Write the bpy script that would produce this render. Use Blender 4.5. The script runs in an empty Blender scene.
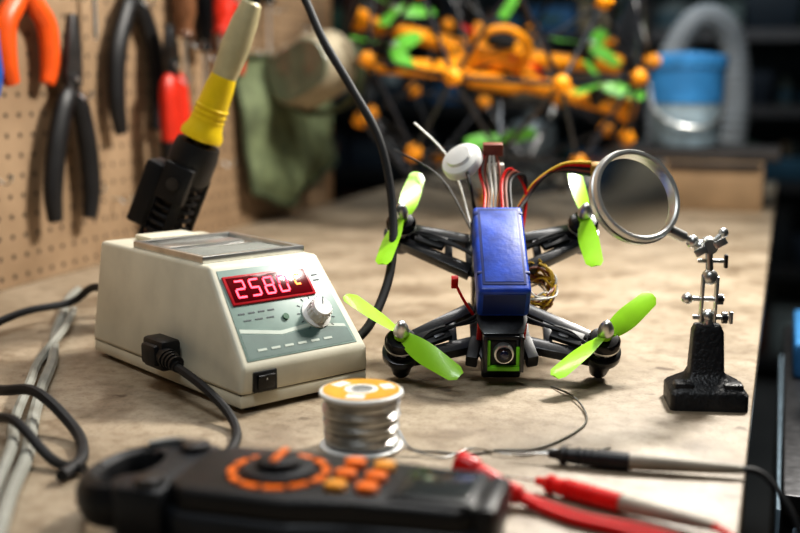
import bpy, bmesh, math, random
from mathutils import Matrix, Vector
random.seed(7)
S=0.01
sc=bpy.context.scene
sc.view_settings.view_transform='Standard'
try: sc.view_settings.look='Medium High Contrast'
except Exception: sc.view_settings.look='None'
pi=math.pi

# ------------------------------------------------------------------ materials
def lin(c):
    c=c/255.0
    return c/12.92 if c<=0.04045 else ((c+0.055)/1.055)**2.4
_m={}
def mat(name,rgb,rough=.5,metal=0,var=.12,ns=40,bump=0,bs=400,emit=0,trans=0,ior=1.45,coat=0,alpha=1):
    if name in _m: return _m[name]
    m=bpy.data.materials.new(name); m.use_nodes=True
    nt=m.node_tree; N=nt.nodes; L=nt.links
    p=N['Principled BSDF']
    c=[lin(v) for v in rgb]
    tc=N.new('ShaderNodeTexCoord'); no=N.new('ShaderNodeTexNoise')
    no.inputs['Scale'].default_value=ns; no.inputs['Detail'].default_value=4
    L.new(tc.outputs['Object'],no.inputs['Vector'])
    r=N.new('ShaderNodeValToRGB'); r.color_ramp.elements[0].position=.3; r.color_ramp.elements[1].position=.7
    r.color_ramp.elements[0].color=[v*(1-var) for v in c]+[1]
    r.color_ramp.elements[1].color=[min(1,v*(1+var)) for v in c]+[1]
    L.new(no.outputs['Fac'],r.inputs['Fac']); L.new(r.outputs['Color'],p.inputs['Base Color'])
    p.inputs['Roughness'].default_value=rough; p.inputs['Metallic'].default_value=metal
    p.inputs['IOR'].default_value=ior
    if trans: p.inputs['Transmission Weight'].default_value=trans
    if coat: p.inputs['Coat Weight'].default_value=coat; p.inputs['Coat Roughness'].default_value=.1
    if alpha<1: p.inputs['Alpha'].default_value=alpha
    if emit:
        p.inputs['Emission Color'].default_value=c+[1]; p.inputs['Emission Strength'].default_value=emit
    if bump:
        n2=N.new('ShaderNodeTexNoise'); n2.inputs['Scale'].default_value=bs
        L.new(tc.outputs['Object'],n2.inputs['Vector'])
        b=N.new('ShaderNodeBump'); b.inputs['Strength'].default_value=bump; b.inputs['Distance'].default_value=.001
        L.new(n2.outputs['Fac'],b.inputs['Height']); L.new(b.outputs['Normal'],p.inputs['Normal'])
    _m[name]=m; return m

def bench_mat():
    m=bpy.data.materials.new('bench_board'); m.use_nodes=True
    nt=m.node_tree; N=nt.nodes; L=nt.links; p=N['Principled BSDF']
    tc=N.new('ShaderNodeTexCoord')
    def noise(s,d=5,dist=0):
        n=N.new('ShaderNodeTexNoise'); n.inputs['Scale'].default_value=s; n.inputs['Detail'].default_value=d
        n.inputs['Distortion'].default_value=dist
        L.new(tc.outputs['Object'],n.inputs['Vector']); return n
    def ramp(n,p0,p1,c0,c1):
        r=N.new('ShaderNodeValToRGB'); e=r.color_ramp.elements
        e[0].position=p0; e[1].position=p1; e[0].color=c0; e[1].color=c1
        L.new(n.outputs['Fac'],r.inputs['Fac']); return r
    A=[lin(v) for v in (146,131,111)]+[1]; B_=[lin(v) for v in (180,165,144)]+[1]
    r1=ramp(noise(9,7,.3),.35,.68,A,B_)
    W=(1,1,1,1)
    r2=ramp(noise(11,9,.5),.32,.46,(.40,.34,.28,1),W)
    r3=ramp(noise(330,3),.30,.45,(.50,.46,.42,1),W)
    r4=ramp(noise(70,8,.2),.30,.55,(.60,.55,.50,1),W)
    r5=ramp(noise(28,3,.2),.28,.33,(.30,.24,.19,1),W)
    cur=r1.outputs['Color']
    for r,f in ((r2,.65),(r3,.55),(r4,.7),(r5,.8)):
        mx=N.new('ShaderNodeMix'); mx.data_type='RGBA'; mx.blend_type='MULTIPLY'; mx.inputs[0].default_value=f
        L.new(cur,mx.inputs[6]); L.new(r.outputs['Color'],mx.inputs[7]); cur=mx.outputs[2]
    L.new(cur,p.inputs['Base Color'])
    rr=N.new('ShaderNodeMapRange'); rr.inputs[3].default_value=.28; rr.inputs[4].default_value=.58
    L.new(noise(25,6).outputs['Fac'],rr.inputs[0]); L.new(rr.outputs[0],p.inputs['Roughness'])
    b=N.new('ShaderNodeBump'); b.inputs['Strength'].default_value=.35; b.inputs['Distance'].default_value=.001
    L.new(noise(300).outputs['Fac'],b.inputs['Height']); L.new(b.outputs['Normal'],p.inputs['Normal'])
    return m

def peg_mat():
    m=bpy.data.materials.new('pegboard_hardboard'); m.use_nodes=True
    nt=m.node_tree; N=nt.nodes; L=nt.links; p=N['Principled BSDF']
    tc=N.new('ShaderNodeTexCoord'); sp=N.new('ShaderNodeSeparateXYZ'); L.new(tc.outputs['Object'],sp.inputs[0])
    def M(op,a,b=None):
        n=N.new('ShaderNodeMath'); n.operation=op
        for i,v in enumerate((a,b)):
            if v is None: continue
            if isinstance(v,(int,float)): n.inputs[i].default_value=v
            else: L.new(v,n.inputs[i])
        return n.outputs[0]
    def cell(o): return M('SUBTRACT',M('FRACT',M('DIVIDE',o,.0254)),.5)
    x=cell(sp.outputs[0]); y=cell(sp.outputs[1])
    d=M('SQRT',M('ADD',M('MULTIPLY',x,x),M('MULTIPLY',y,y)))
    hole=M('LESS_THAN',d,.13)
    no=N.new('ShaderNodeTexNoise'); no.inputs['Scale'].default_value=9; no.inputs['Detail'].default_value=6
    L.new(tc.outputs['Object'],no.inputs['Vector'])
    r=N.new('ShaderNodeValToRGB'); r.color_ramp.elements[0].position=.3; r.color_ramp.elements[1].position=.7
    r.color_ramp.elements[0].color=[lin(v) for v in (140,116,90)]+[1]; r.color_ramp.elements[1].color=[lin(v) for v in (166,140,112)]+[1]
    L.new(no.outputs['Fac'],r.inputs['Fac'])
    mx=N.new('ShaderNodeMix'); mx.data_type='RGBA'; L.new(hole,mx.inputs[0]); L.new(r.outputs['Color'],mx.inputs[6])
    mx.inputs[7].default_value=(.012,.009,.007,1)
    L.new(mx.outputs[2],p.inputs['Base Color']); p.inputs['Roughness'].default_value=.6
    return m

# ------------------------------------------------------------------ builder
def rot(ax,deg): return Matrix.Rotation(math.radians(deg),4,ax)
def tr(x,y,z): return Matrix.Translation((x,y,z))
def frame(o,x,y,z):
    x,y,z=Vector(x),Vector(y),Vector(z)
    return Matrix(((x.x,y.x,z.x,o[0]),(x.y,y.y,z.y,o[1]),(x.z,y.z,z.z,o[2]),(0,0,0,1)))
def zaxis(p0,p1):
    p0,p1=Vector(p0),Vector(p1)
    return Matrix.Translation(p0) @ (p1-p0).to_track_quat('Z','Y').to_matrix().to_4x4()
def catmull(pts,n,closed=False):
    P=[Vector(p) for p in pts]; out=[]; k=len(P)
    rng=range(k) if closed else range(k-1)
    for i in rng:
        if closed: a,b,c,d=P[i-1],P[i],P[(i+1)%k],P[(i+2)%k]
        else: a,b,c,d=P[max(i-1,0)],P[i],P[i+1],P[min(i+2,k-1)]
        for j in range(n):
            t=j/n
            out.append((.5*((2*b)+(c-a)*t+(2*a-5*b+4*c-d)*t*t+(3*b-a-3*c+d)*t**3), i+t))
    if not closed: out.append((P[-1],k-1))
    return out
class B:
    def __init__(s,name,M=None,parent=None):
        s.name=name; s.M=M or Matrix.Identity(4); s.T=Matrix.Identity(4); s.me_b=bmesh.new(); s.mats=[]
    def w(s,*p):
        return s.T.inverted()@(s.M.inverted()@Vector(p))
    def add(s,bm,m,T=None):
        if m not in s.mats: s.mats.append(m)
        i=s.mats.index(m)
        bmesh.ops.transform(bm,matrix=s.T@(T or Matrix.Identity(4)),verts=bm.verts)
        for f in bm.faces: f.material_index=i
        bmesh.ops.recalc_face_normals(bm,faces=bm.faces)
        me=bpy.data.meshes.new('t'); bm.to_mesh(me); bm.free(); s.me_b.from_mesh(me); bpy.data.meshes.remove(me)
    def box(s,c,d,m,R=None,bev=0,taper=None,seg=2):
        bm=bmesh.new(); bmesh.ops.create_cube(bm,size=1)
        for v in bm.verts:
            k=1
            if taper and v.co.z>0: k=taper
            v.co=Vector((v.co.x*d[0]*k,v.co.y*d[1]*k,v.co.z*d[2]))
        if bev: bmesh.ops.bevel(bm,geom=bm.edges[:],offset=bev,segments=seg,affect='EDGES',profile=.5)
        s.add(bm,m,tr(*c)@(R or Matrix.Identity(4)))
    def cyl(s,p0,p1,r0,m,r1=None,seg=20,bev=0):
        r1=r0 if r1 is None else r1
        L=(Vector(p1)-Vector(p0)).length
        bm=bmesh.new(); bmesh.ops.create_cone(bm,cap_ends=True,segments=seg,radius1=r0,radius2=r1,depth=L)
        if bev: bmesh.ops.bevel(bm,geom=[e for e in bm.edges if abs(e.verts[0].co.z-e.verts[1].co.z)<1e-6],offset=bev,segments=2,affect='EDGES',profile=.5)
        bmesh.ops.translate(bm,verts=bm.verts,vec=(0,0,L/2))
        s.add(bm,m,zaxis(p0,p1))
    def sph(s,c,r,m,sc_=(1,1,1),R=None,seg=16):
        bm=bmesh.new(); bmesh.ops.create_uvsphere(bm,u_segments=seg,v_segments=max(6,seg//2+2),radius=r)
        s.add(bm,m,tr(*c)@(R or Matrix.Identity(4))@Matrix.Diagonal((*sc_,1)))
    def lathe(s,prof,m,T=None,seg=32):
        bm=bmesh.new(); rings=[]
        for r,z in prof:
            if r<1e-5: rings.append([bm.verts.new((0,0,z))])
            else: rings.append([bm.verts.new((r*math.cos(2*pi*i/seg),r*math.sin(2*pi*i/seg),z)) for i in range(seg)])
        for a,b in zip(rings,rings[1:]):
            for i in range(seg):
                j=(i+1)%seg
                if len(a)==1 and len(b)==1: continue
                if len(a)==1: bm.faces.new((a[0],b[i],b[j]))
                elif len(b)==1: bm.faces.new((a[i],a[j],b[0]))
                else: bm.faces.new((a[i],a[j],b[j],b[i]))
        s.add(bm,m,T)
    def prism(s,poly,z0,z1,m,T=None,bev=0,fn=None,seg=2):
        bm=bmesh.new()
        a=[bm.verts.new((x,y,z0)) for x,y in poly]; b=[bm.verts.new((x,y,z1)) for x,y in poly]
        bm.faces.new(a[::-1]); bm.faces.new(b); n=len(poly)
        for i in range(n): bm.faces.new((a[i],a[(i+1)%n],b[(i+1)%n],b[i]))
        if fn:
            for v in bm.verts: v.co=Vector(fn(v.co))
        if bev: bmesh.ops.bevel(bm,geom=bm.edges[:],offset=bev,segments=seg,affect='EDGES',profile=.5)
        s.add(bm,m,T)
    def loft(s,secs,m,T=None,bev=0):
        bm=bmesh.new(); R=[[bm.verts.new(p) for p in q] for q in secs]; n=len(R[0])
        for a,b in zip(R,R[1:]):
            for i in range(n): bm.faces.new((a[i],a[(i+1)%n],b[(i+1)%n],b[i]))
        bm.faces.new(R[0][::-1]); bm.faces.new(R[-1])
        if bev: bmesh.ops.bevel(bm,geom=bm.edges[:],offset=bev,segments=2,affect='EDGES',profile=.5)
        s.add(bm,m,T)
    def tube(s,pts,r,m,seg=8,n=6,closed=False,flat=(1,1),T=None,up=None):
        sm=catmull(pts,n,closed); P=[p for p,_ in sm]; ts=[t for _,t in sm]
        def rad(t):
            if not isinstance(r,(list,tuple)): return r
            i=int(t); f=t-i
            a=r[min(i,len(r)-1)]; b=r[(i+1)%len(r) if closed else min(i+1,len(r)-1)]
            return a*(1-f)+b*f
        bm=bmesh.new(); rings=[]; k=len(P)
        nrm=None
        for i in range(k):
            if closed: tg=(P[(i+1)%k]-P[i-1])
            else: tg=P[min(i+1,k-1)]-P[max(i-1,0)]
            tg.normalize()
            if up is not None: nn=Vector(up)-tg*Vector(up).dot(tg)
            elif nrm is None:
                nn=Vector((0,0,1)) if abs(tg.z)<.9 else Vector((1,0,0)); nn=nn-tg*nn.dot(tg)
            else: nn=nrm-tg*nrm.dot(tg)
            nn.normalize(); nrm=nn; bb=tg.cross(nn); q=rad(ts[i])
            rings.append([bm.verts.new(P[i]+nn*math.cos(2*pi*a/seg)*q*flat[0]+bb*math.sin(2*pi*a/seg)*q*flat[1]) for a in range(seg)])
        for i in range(k if closed else k-1):
            a,b=rings[i],rings[(i+1)%k]
            for j in range(seg): bm.faces.new((a[j],a[(j+1)%seg],b[(j+1)%seg],b[j]))
        if not closed: bm.faces.new(rings[0][::-1]); bm.faces.new(rings[-1])
        s.add(bm,m,T)
    def sheet(s,rows,m,th=.15):
        bm=bmesh.new(); R=[[bm.verts.new(p) for p in q] for q in rows]
        for a,c in zip(R,R[1:]):
            for i in range(len(a)-1): bm.faces.new((a[i],a[i+1],c[i+1],c[i]))
        bmesh.ops.recalc_face_normals(bm,faces=bm.faces)
        bmesh.ops.solidify(bm,geom=bm.faces[:],thickness=th)
        s.add(bm,m)
    def done(s,ang=38):
        me=bpy.data.meshes.new(s.name); bm=s.me_b
        bmesh.ops.scale(bm,vec=(S,S,S),verts=bm.verts); bm.to_mesh(me); bm.free()
        for m in s.mats: me.materials.append(m)
        for p in me.polygons: p.use_smooth=True
        me.set_sharp_from_angle(angle=math.radians(ang))
        o=bpy.data.objects.new(s.name,me); sc.collection.objects.link(o)
        M=s.M.copy(); M.translation=M.translation*S; o.matrix_world=M
        return o
def rrect(w,h,r,n=5,cx=0,cy=0):
    out=[]
    for qx,qy,a0 in ((1,1,0),(-1,1,90),(-1,-1,180),(1,-1,270)):
        for i in range(n+1):
            a=math.radians(a0+90*i/n); out.append((cx+qx*(w/2-r)+r*math.cos(a),cy+qy*(h/2-r)+r*math.sin(a)))
    # corner arcs: rebuild with correct centres
    out=[]
    for cxs,cys,a0 in ((1,1,0),(-1,1,90),(-1,-1,180),(1,-1,270)):
        for i in range(n+1):
            a=math.radians(a0+90*i/n); out.append((cx+cxs*(w/2-r)+r*math.cos(a),cy+cys*(h/2-r)+r*math.sin(a)))
    return out

# common materials
black=mat('black_plastic',(26,26,28),.45,var=.2,bump=.1)
blackg=mat('black_gloss',(16,16,18),.22)
rubber=mat('black_rubber',(30,30,32),.6,var=.2)
steel=mat('steel',(215,215,212),.33,.9,var=.15)
rim=mat('polished_rim',(226,226,222),.36,.75,var=.08)
dsteel=mat('dark_steel',(92,92,94),.38,1,var=.3,ns=80)
cream=mat('cream_plastic',(216,211,192),.42,var=.09,ns=25,bump=.08,bs=500)
white=mat('white_plastic',(228,228,224),.4,var=.05)
orange=mat('orange_plastic',(240,156,24),.4,var=.12)
lime=mat('lime_plastic',(156,218,48),.32,var=.08,coat=.3)
bggreen=mat('green_plastic',(96,170,60),.4,var=.15)
yellow=mat('yellow_plastic',(232,200,30),.4,var=.1)
red=mat('red_plastic',(206,26,24),.35,var=.1)
carbon=mat('carbon_fibre',(34,35,38),.33,var=.5,ns=260,coat=.4)
wood=mat('wood_brown',(150,118,84),.6,var=.25,ns=12)

RM=rot('Z',-19)

# ------------------------------------------------------------------ room
fl=mat('concrete_floor',(74,72,70),.7,var=.25,ns=3,bump=.3,bs=60)
wl=mat('wall_paint',(76,86,88),.8,var=.12,ns=2,bump=.1)
cl=mat('ceiling_paint',(170,172,170),.85,var=.05,ns=2)
def rbox(name,s0,s1,u0,u1,z0,z1,m,bev=0):
    M=RM@tr((s0+s1)/2,(u0+u1)/2,(z0+z1)/2)
    b=B(name,M); b.box((0,0,0),(s1-s0,u1-u0,z1-z0),m,bev=bev); return b.done()
rbox('floor',-340,260,-160,620,-95,-90,fl)
rbox('ceiling',-340,260,-160,620,170,175,cl)
rbox('wall_left',-345,-340,-160,620,-90,170,wl)
rbox('wall_right',260,265,-160,620,-90,170,wl)
rbox('wall_back',-340,260,620,625,-90,170,wl)
rbox('wall_front',-340,260,-165,-160,-90,170,wl)
rbox('baseboard_back',-340,260,617.5,620,-90,-80,cream)

# ------------------------------------------------------------------ bench
bt=bench_mat()
b=B('workbench',RM)
b.box((-46.4,162,-1.5),(90.2,280,3),bt,bev=.15)
for s_ in (-86,-9):
    for u_ in (30,160,290): b.box((s_,u_,-46.5),(7,7,87),wood,bev=.3)
for s_ in (-86,-9): b.box((s_,160,-9),(4,262,10),wood,bev=.2)
for u_ in (30,290): b.box((-47.5,u_,-9),(72,4,10),wood,bev=.2)
b.box((-47.5,160,-65),(80,262,2.5),wood,bev=.2)
b.done()

U=Vector((math.sin(math.radians(19)),math.cos(math.radians(19)),0)); NN=Vector((U.y,-U.x,0))
W=frame(NN*-91.5,U,(0,0,1),NN)
pg=peg_mat()
b=B('pegboard',W)
b.box((120,42,-.35),(200,84,.6),pg)
b.box((220.3,42,-1),(1.6,84,2.4),wood,bev=.1)
b.box((120,84.5,-1),(202,1.6,2.4),wood,bev=.1)
for x in (40,120,200): b.box((x,41,-2.2),(4,82,3),wood,bev=.2)
def hook(b,x,z):
    b.tube([(x,z,-.3),(x,z,1.2),(x,z-.6,2.0),(x,z-.2,3.0),(x,z+.6,3.2)],.16,steel,seg=6)
hook(b,131.5,11); hook(b,206,36); hook(b,112,14); hook(b,170,12); hook(b,138,9)
b.done()

# ------------------------------------------------------------------ pegboard tools
def pliers(name,u,z,jaw,hl,spread,hm,tipm=None,tilt=0,r=.85,jm=None,bow=1.4,asym=0,off=1.5):
    jm=jm or dsteel
    b=B(name,W@tr(u,z,off)@rot('Z',tilt))
    for sgn in (1,-1):
        zo=.25*sgn
        poly=[(0*sgn,-1.4),(1.6*sgn,-.7),(1.75*sgn,.9),(1.45*sgn,jaw*.45),(.6*sgn,jaw),(.06*sgn,jaw),(.06*sgn,1.0),(-.6*sgn,.3)]
        b.prism(poly,-.5,.5,jm,bev=.08)
        b.prism([(.9*sgn,.8),(-.3*sgn,.8),(-1.3*sgn,-.8),(-1.9*sgn,-2.8),(-.5*sgn,-2.8)],-.45+zo*.6,.45+zo*.6,jm,bev=.08)
        e=-sgn*spread+asym
        pts=[(-sgn*.9,-1.8,zo),(-sgn*(1.5+bow*.4),-3.6,zo),(-sgn*(spread*.5+bow)+asym*.4,-hl*.45,zo),(e*.95-sgn*bow*.4,-hl*.78,zo),(e,-hl,zo)]
        b.tube(pts,[r*.75,r,r*1.05,r,r*.75],hm,seg=10,flat=(.75,1.0),up=(0,0,1))
        if tipm:
            b.tube([Vector(pts[2])+Vector((0,-.5,0)),pts[3],pts[4]],[r*1.12,r*1.15,r*.8],tipm,seg=10,flat=(.8,1.0),up=(0,0,1))
    b.cyl((0,0,-.6),(0,0,.8),.85,dsteel,seg=18,bev=.08)
    b.cyl((0,0,.7),(0,0,.95),.4,steel,seg=12)
    hook(b,0,-2.0)
    return b.done()
hred=mat('red_grip',(200,48,28),.42,var=.15)
horg=mat('orange_grip',(222,88,26),.38,var=.12)
jst=mat('jaw_steel',(84,82,82),.4,.8,var=.3,ns=60)
pliers('needle_nose_pliers',126.5,26,8.5,18.5,4.2,black,tilt=-4,r=1.5,bow=1.6,off=2.2,jm=jst)
pliers('combination_pliers',118.0,38.5,6,13,3.8,horg,r=1.5,bow=2.4,off=2)
pliers('diagonal_cutters',143,39,6,20.5,5.2,black,r=1.5,bow=2.8,off=1.8)
pliers('wire_strippers',147.5,28,6,23,2.0,hred,tipm=black,r=1.7,bow=1.2,tilt=4,off=4.9)
pliers('crimping_pliers',173,41,6,14,2.6,hred,r=1.3,bow=1.2,off=1.8)
pliers('combination_pliers',108.5,39,6,15,2.6,yellow,tipm=mat('blue_grip',(30,90,170),.4),r=1.4,bow=1.2,off=1.8)
def screwdriver(u,z,m,L=11,r=1.8,bl=11,off=2.4):
    b=B('screwdriver',W@tr(u,z,off))
    b.lathe([(0,L),(.66*r,L-.2),(r,L-2),(r*1.05,L*.45),(r*.88,2),(.72*r,1),(.9*r,0),(.6*r,-.6),(0,-.6)],m,T=rot('X',-90),seg=12)
    for k in range(6):
        a=k*pi/3; b.box((r*.93*math.cos(a),L*.55,r*.93*math.sin(a)),(.5,L*.6,.3),m,R=rot('Y',-math.degrees(a)+90),bev=.08)
    b.cyl((0,.3,0),(0,-bl,0),.36,steel,seg=10)
    b.box((0,-bl-.2,0),(.85,1,.16),steel); hook(b,0,-1.5); b.done()
amber=mat('amber_handle',(120,84,60),.25,var=.1,coat=.4)
screwdriver(156,33,amber)
screwdriver(162,31,blackg,12,1.6,9)
screwdriver(167.5,34,hred,10,1.4,9)
screwdriver(132.5,42,amber,10,1.5,10,2.0)
screwdriver(186,40,blackg,10,1.6,12)

# safety goggles and olive pouch hanging at the end of the board
tan=mat('tan_plastic',(160,150,128),.4,var=.25,ns=30)
olive=mat('olive_fabric',(104,114,84),.7,var=.35,ns=25,bump=.5,bs=150)
oliv2=mat('olive_trim',(66,74,52),.7,var=.2)
gl=mat('grey_green_lens',(134,146,124),.12,var=.2,trans=.35,coat=.4)
b=B('safety_goggles',tr(-16.8,198,27.5)@rot('Z',-34)@rot('Y',-24))
def osec(w_,h_,y,cx=0):
    out=[]
    for x,z in rrect(w_,h_,h_*.44,6):
        k=1-max(0,1-abs(x)/(w_*.16))*(.28 if z<0 else .06)
        out.append((x+cx,y+.018*x*x,z*k))
    return out
b.loft([osec(16,11.5,3.6),osec(16.5,12,3.0),osec(15,10.4,1.0),osec(14.4,9.8,-2.2),osec(13.8,9.2,-2.6)],tan)
b.loft([osec(13.6,8.6,-2.55),osec(13.2,8.2,-2.85)],gl)
for x in (-5,-2.5,2.5,5): b.cyl((x,0,4.7),(x,.2,5.6),.9,tan,seg=12,bev=.15)
for sx in (-1,1): b.box((sx*7.9,3.4,0),(1.8,1.4,4),tan,bev=.3)
b.tube([(8.0,5,2),(8,6,-3),(2,6.5,-7),(-5,5,-6),(-8,5,-2),(-8.0,5,1)],2.2,oliv2,seg=10,n=6,flat=(.25,1.1))
b.done()
b=B('fabric_pouch',W@tr(196,8,0))
rows=[]
for j in range(15):
    v=j/14; row=[]
    for i in range(25):
        u_=i/24*2-1
        hw=21*(1-.10*v); z_=22*(1-v)-3.5*(1-u_*u_)*v+1.2*math.sin(u_*5)*v
        n_=2.0+3.5*math.sqrt(max(0,1-u_*u_))*(.4+.9*v)*(1-max(0,v-.85)*3)+.7*math.sin(u_*9+v*5)+.4*math.sin(v*11+u_*3)
        row.append((u_*hw,z_+1.5*u_*v*2,n_))
    rows.append(row)
b.sheet(rows,olive,.35)
b.tube([Vector(p)+Vector((0,0,.3)) for p in rows[-1][::2]],.55,oliv2,seg=6,n=2)
b.tube([Vector(p)+Vector((0,0,.3)) for p in rows[0][::2]],.55,oliv2,seg=6,n=2)
b.tube([Vector(r_[-1]) for r_ in rows[::2]],.5,oliv2,seg=6,n=2); b.tube([Vector(r_[0]) for r_ in rows[::2]],.5,oliv2,seg=6,n=2)
hook(b,-12,23); hook(b,12,23)
b.done()

# ------------------------------------------------------------------ soldering station
c40=math.atan2(.65,.76)
SM=tr(-12.5,83.9,0)@Matrix.Rotation(c40,4,'Z')
b=B('soldering_station',SM)
WD,LN,HT=12.9,26.0,11.0
def ins(z): return .95*max(0,(z-1.5))/9.4
prof=[(0,1.5),(-.15,3.7),(5.9,HT),(LN-.6,HT),(LN,1.5)]
b.prism(prof,0,WD,cream,T=frame((0,0,0),(0,1,0),(0,0,1),(1,0,0)),bev=.38,seg=3,
        fn=lambda c:(c.x,c.y,(c.z+ins(c.y)) if c.z<WD/2 else (c.z-ins(c.y))))
b.box((WD/2,LN/2,1.0),(WD-.25,LN-.25,1.1),cream,bev=.15)
b.box((WD/2,LN/2,1.55),(WD-.35,LN-.35,.3),black)
for x in (1.6,WD-1.6):
    for y in (1.8,LN-1.8): b.cyl((x,y,0),(x,y,.6),.8,rubber,seg=16)
d=Vector((0,6.05,HT-3.7)); SL=d.length; d.normalize(); nrm=Vector((1,0,0)).cross(d)
PT=frame((0,-.15,3.7),(1,0,0),d,nrm)
b.T=PT
pan=mat('panel_label',(138,158,150),.4,var=.18,ns=30)
pan2=mat('panel_label_dark',(84,106,100),.4,var=.15)
pan3=mat('panel_label_pale',(180,190,178),.4,var=.1)
ink=mat('print_ink',(40,52,60),.5)
poly=[(.9,.55),(WD-1.1,.55),(WD-1.6,SL-.55),(1.5,SL-.55)]
b.prism(poly,-.02,.05,pan,bev=.02)
b.prism([(1.1,.7),(WD-1.3,.7),(WD-1.45,2.0),(8,2.6),(5,2.3),(1.25,3.0)],.04,.065,pan2)
b.prism([(1.3,3.1),(5,2.4),(8,2.7),(WD-1.5,2.1),(WD-1.55,2.4),(8,3.0),(5,2.75),(1.32,3.45)],.04,.066,pan3)
dispk=mat('display_window',(96,6,18),.15,var=.1,coat=.6)
b.box((5.75,6.9,.12),(8.2,2.7,.2),mat('display_bezel',(176,30,40),.3,emit=.12),bev=.06)
b.box((5.75,6.9,.2),(7.7,2.3,.12),dispk,bev=.03)
ledr=mat('led_red',(255,46,70),.4,var=0,emit=4.5)
ledo=mat('led_orange',(255,120,30),.4,var=0,emit=3)
segs={'2':'abged','5':'afgcd','6':'acdefg','0':'abcdef','7':'abc','8':'abcdefg','C':'afed'}
def digit(x,y,ch,h,m):
    w_=h*.54; t=.17
    P={'a':(0,h/2,w_,t),'g':(0,0,w_,t),'d':(0,-h/2,w_,t),'f':(-w_/2,h/4,t,h/2-.1),'b':(w_/2,h/4,t,h/2-.1),'e':(-w_/2,-h/4,t,h/2-.1),'c':(w_/2,-h/4,t,h/2-.1)}
    for k in segs[ch]:
        a=P[k]; b.box((x+a[0]+a[1]*.12,y+a[1],.27),(a[2],a[3],.04),m)
for i,ch in enumerate('2580'): digit(2.85+i*1.4,6.9,ch,1.5,ledr)
digit(8.55,7.1,'C',.9,ledo)
KX,KY=9.0,3.7
b.lathe([(1.35,0),(1.35,.12),(1.0,.25),(.92,1.2),(.8,1.35),(0,1.38)],white,T=tr(KX,KY,.05),seg=28)
for i in range(18):
    a=2*pi*i/18; b.box((KX+.95*math.cos(a),KY+.95*math.sin(a),.75),(.12,.12,.9),white,R=rot('Z',math.degrees(a)))
b.box((KX+.2,KY+.5,1.42),(.1,.7,.05),ink,R=rot('Z',-25))
for i in range(11):
    a=math.radians(-45+27*i); b.box((KX+1.65*math.cos(a),KY+1.65*math.sin(a),.07),(.28,.07,.03),ink,R=rot('Z',math.degrees(a)))
b.cyl((6.0,3.9,0),(6.0,3.9,.22),.28,mat('led_green',(60,100,76),.3)); 
for i in range(4): b.box((2.1+i*.95,4.75,.07),(.6,.12,.03),ink)
for i in range(3): b.box((2.4+i*1.1,4.1,.07),(.7,.1,.03),ink)
for i in range(6): b.box((2.6+i*1.3,1.35,.08),(.85,.2,.03),pan3)
b.box((10.55,6.9,.07),(.6,.1,.03),ink); b.box((10.55,7.4,.07),(.6,.1,.03),ink)
b.T=Matrix.Identity(4)
b.box((2.25,-.12,2.5),(2.2,.3,1.65),black,bev=.06); b.box((2.25,-.32,2.5),(1.6,.3,1.15),blackg,R=rot('X',9),bev=.06)
b.box((2.25,-.5,2.8),(.08,.04,.35),white)
tx0,tx1,ty0,ty1=1.6,WD-1.6,7.6,19.2; z=HT
for (cx,cy,sx,sy) in (((tx0+tx1)/2,ty0,tx1-tx0+.6,.6),((tx0+tx1)/2,ty1,tx1-tx0+.6,.6),(tx0,(ty0+ty1)/2,.6,ty1-ty0),(tx1,(ty0+ty1)/2,.6,ty1-ty0)):
    b.box((cx,cy,z+.28),(sx,sy,.65),steel,bev=.12)
b.box(((tx0+tx1)/2,(ty0+ty1)/2,z+.03),(tx1-tx0,ty1-ty0,.16),steel)
b.box(((tx0+tx1)/2,(ty0+ty1)/2-2.4,z+.22),(tx1-tx0-1.2,5.0,.25),mat('sponge_grey',(132,134,128),.9,bump=.8,bs=700),bev=.1)
b.box(((tx0+tx1)/2,(ty0+ty1)/2+3.2,z+.2),(tx1-tx0-1.6,2.4,.25),steel,bev=.1)
b.box((WD/2,22.6,z+.25),(5.2,3.2,.5),cream,bev=.2)
b.done()

b=B('power_cord')
b.T=SM
b.box((-.95,10.6,3.3),(1.9,3.4,2.6),black,bev=.35)
b.box((-1.6,10.6,3.3),(1.5,2.4,1.8),black,bev=.3)
b.cyl((-1.4,9.2,3.3),(-1.9,6.2,3.0),.82,black,.45,seg=14)
for i in range(4): b.cyl((-1.5-.1*i,8.6-i*.6,3.25),(-1.53-.1*i,8.35-i*.6,3.2),.86-.07*i,black,seg=14)
st=SM@Vector((-1.9,6.3,3.0)); b.T=Matrix.Identity(4)
b.tube([st,(-15.6,84.6,2.3),(-13.4,82.0,1.2),(-12.2,79.5,.42),(-11.8,76,.36),(-12.2,73.5,.36),(-14,71.5,.36),(-17,70.8,.36)],.36,rubber,n=8)
b.done()

# ------------------------------------------------------------------ iron + holder
A=Vector((-25.2,117,9.5)); Bp=Vector((-15.2,115,33.0)); ax=(Bp-A)
def P(f): return A+ax*f
TT=zaxis(A,Bp)
b=B('soldering_iron')
b.cyl(P(-.08),P(.1),.12,steel,.4,seg=12)
b.cyl(P(.08),P(.47),.42,steel,.45,seg=14)
b.T=TT
b.lathe([(0,10.9),(.6,10.9),(1.2,11.3),(2.2,11.5),(2.25,12.0),(1.85,12.8),(1.7,13.8),(1.6,15.5),(1.5,17.2),(1.3,18.4),(0,18.4)],yellow)
handle=mat('handle_ivory',(186,176,140),.45,var=.15)
b.lathe([(0,18.3),(1.3,18.3),(1.4,19.3),(1.5,21.5),(1.35,24.4),(1.05,26.2),(.6,26.6),(0,26.6)],handle)
for i in range(3): b.lathe([(1.6,13.5+i*.6),(1.78,13.6+i*.6),(1.76,13.75+i*.6),(1.55,13.85+i*.6)],yellow,seg=24)
b.T=Matrix.Identity(4)
b.cyl(P(1.03),P(1.14),.7,black,.45,seg=14)
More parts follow.
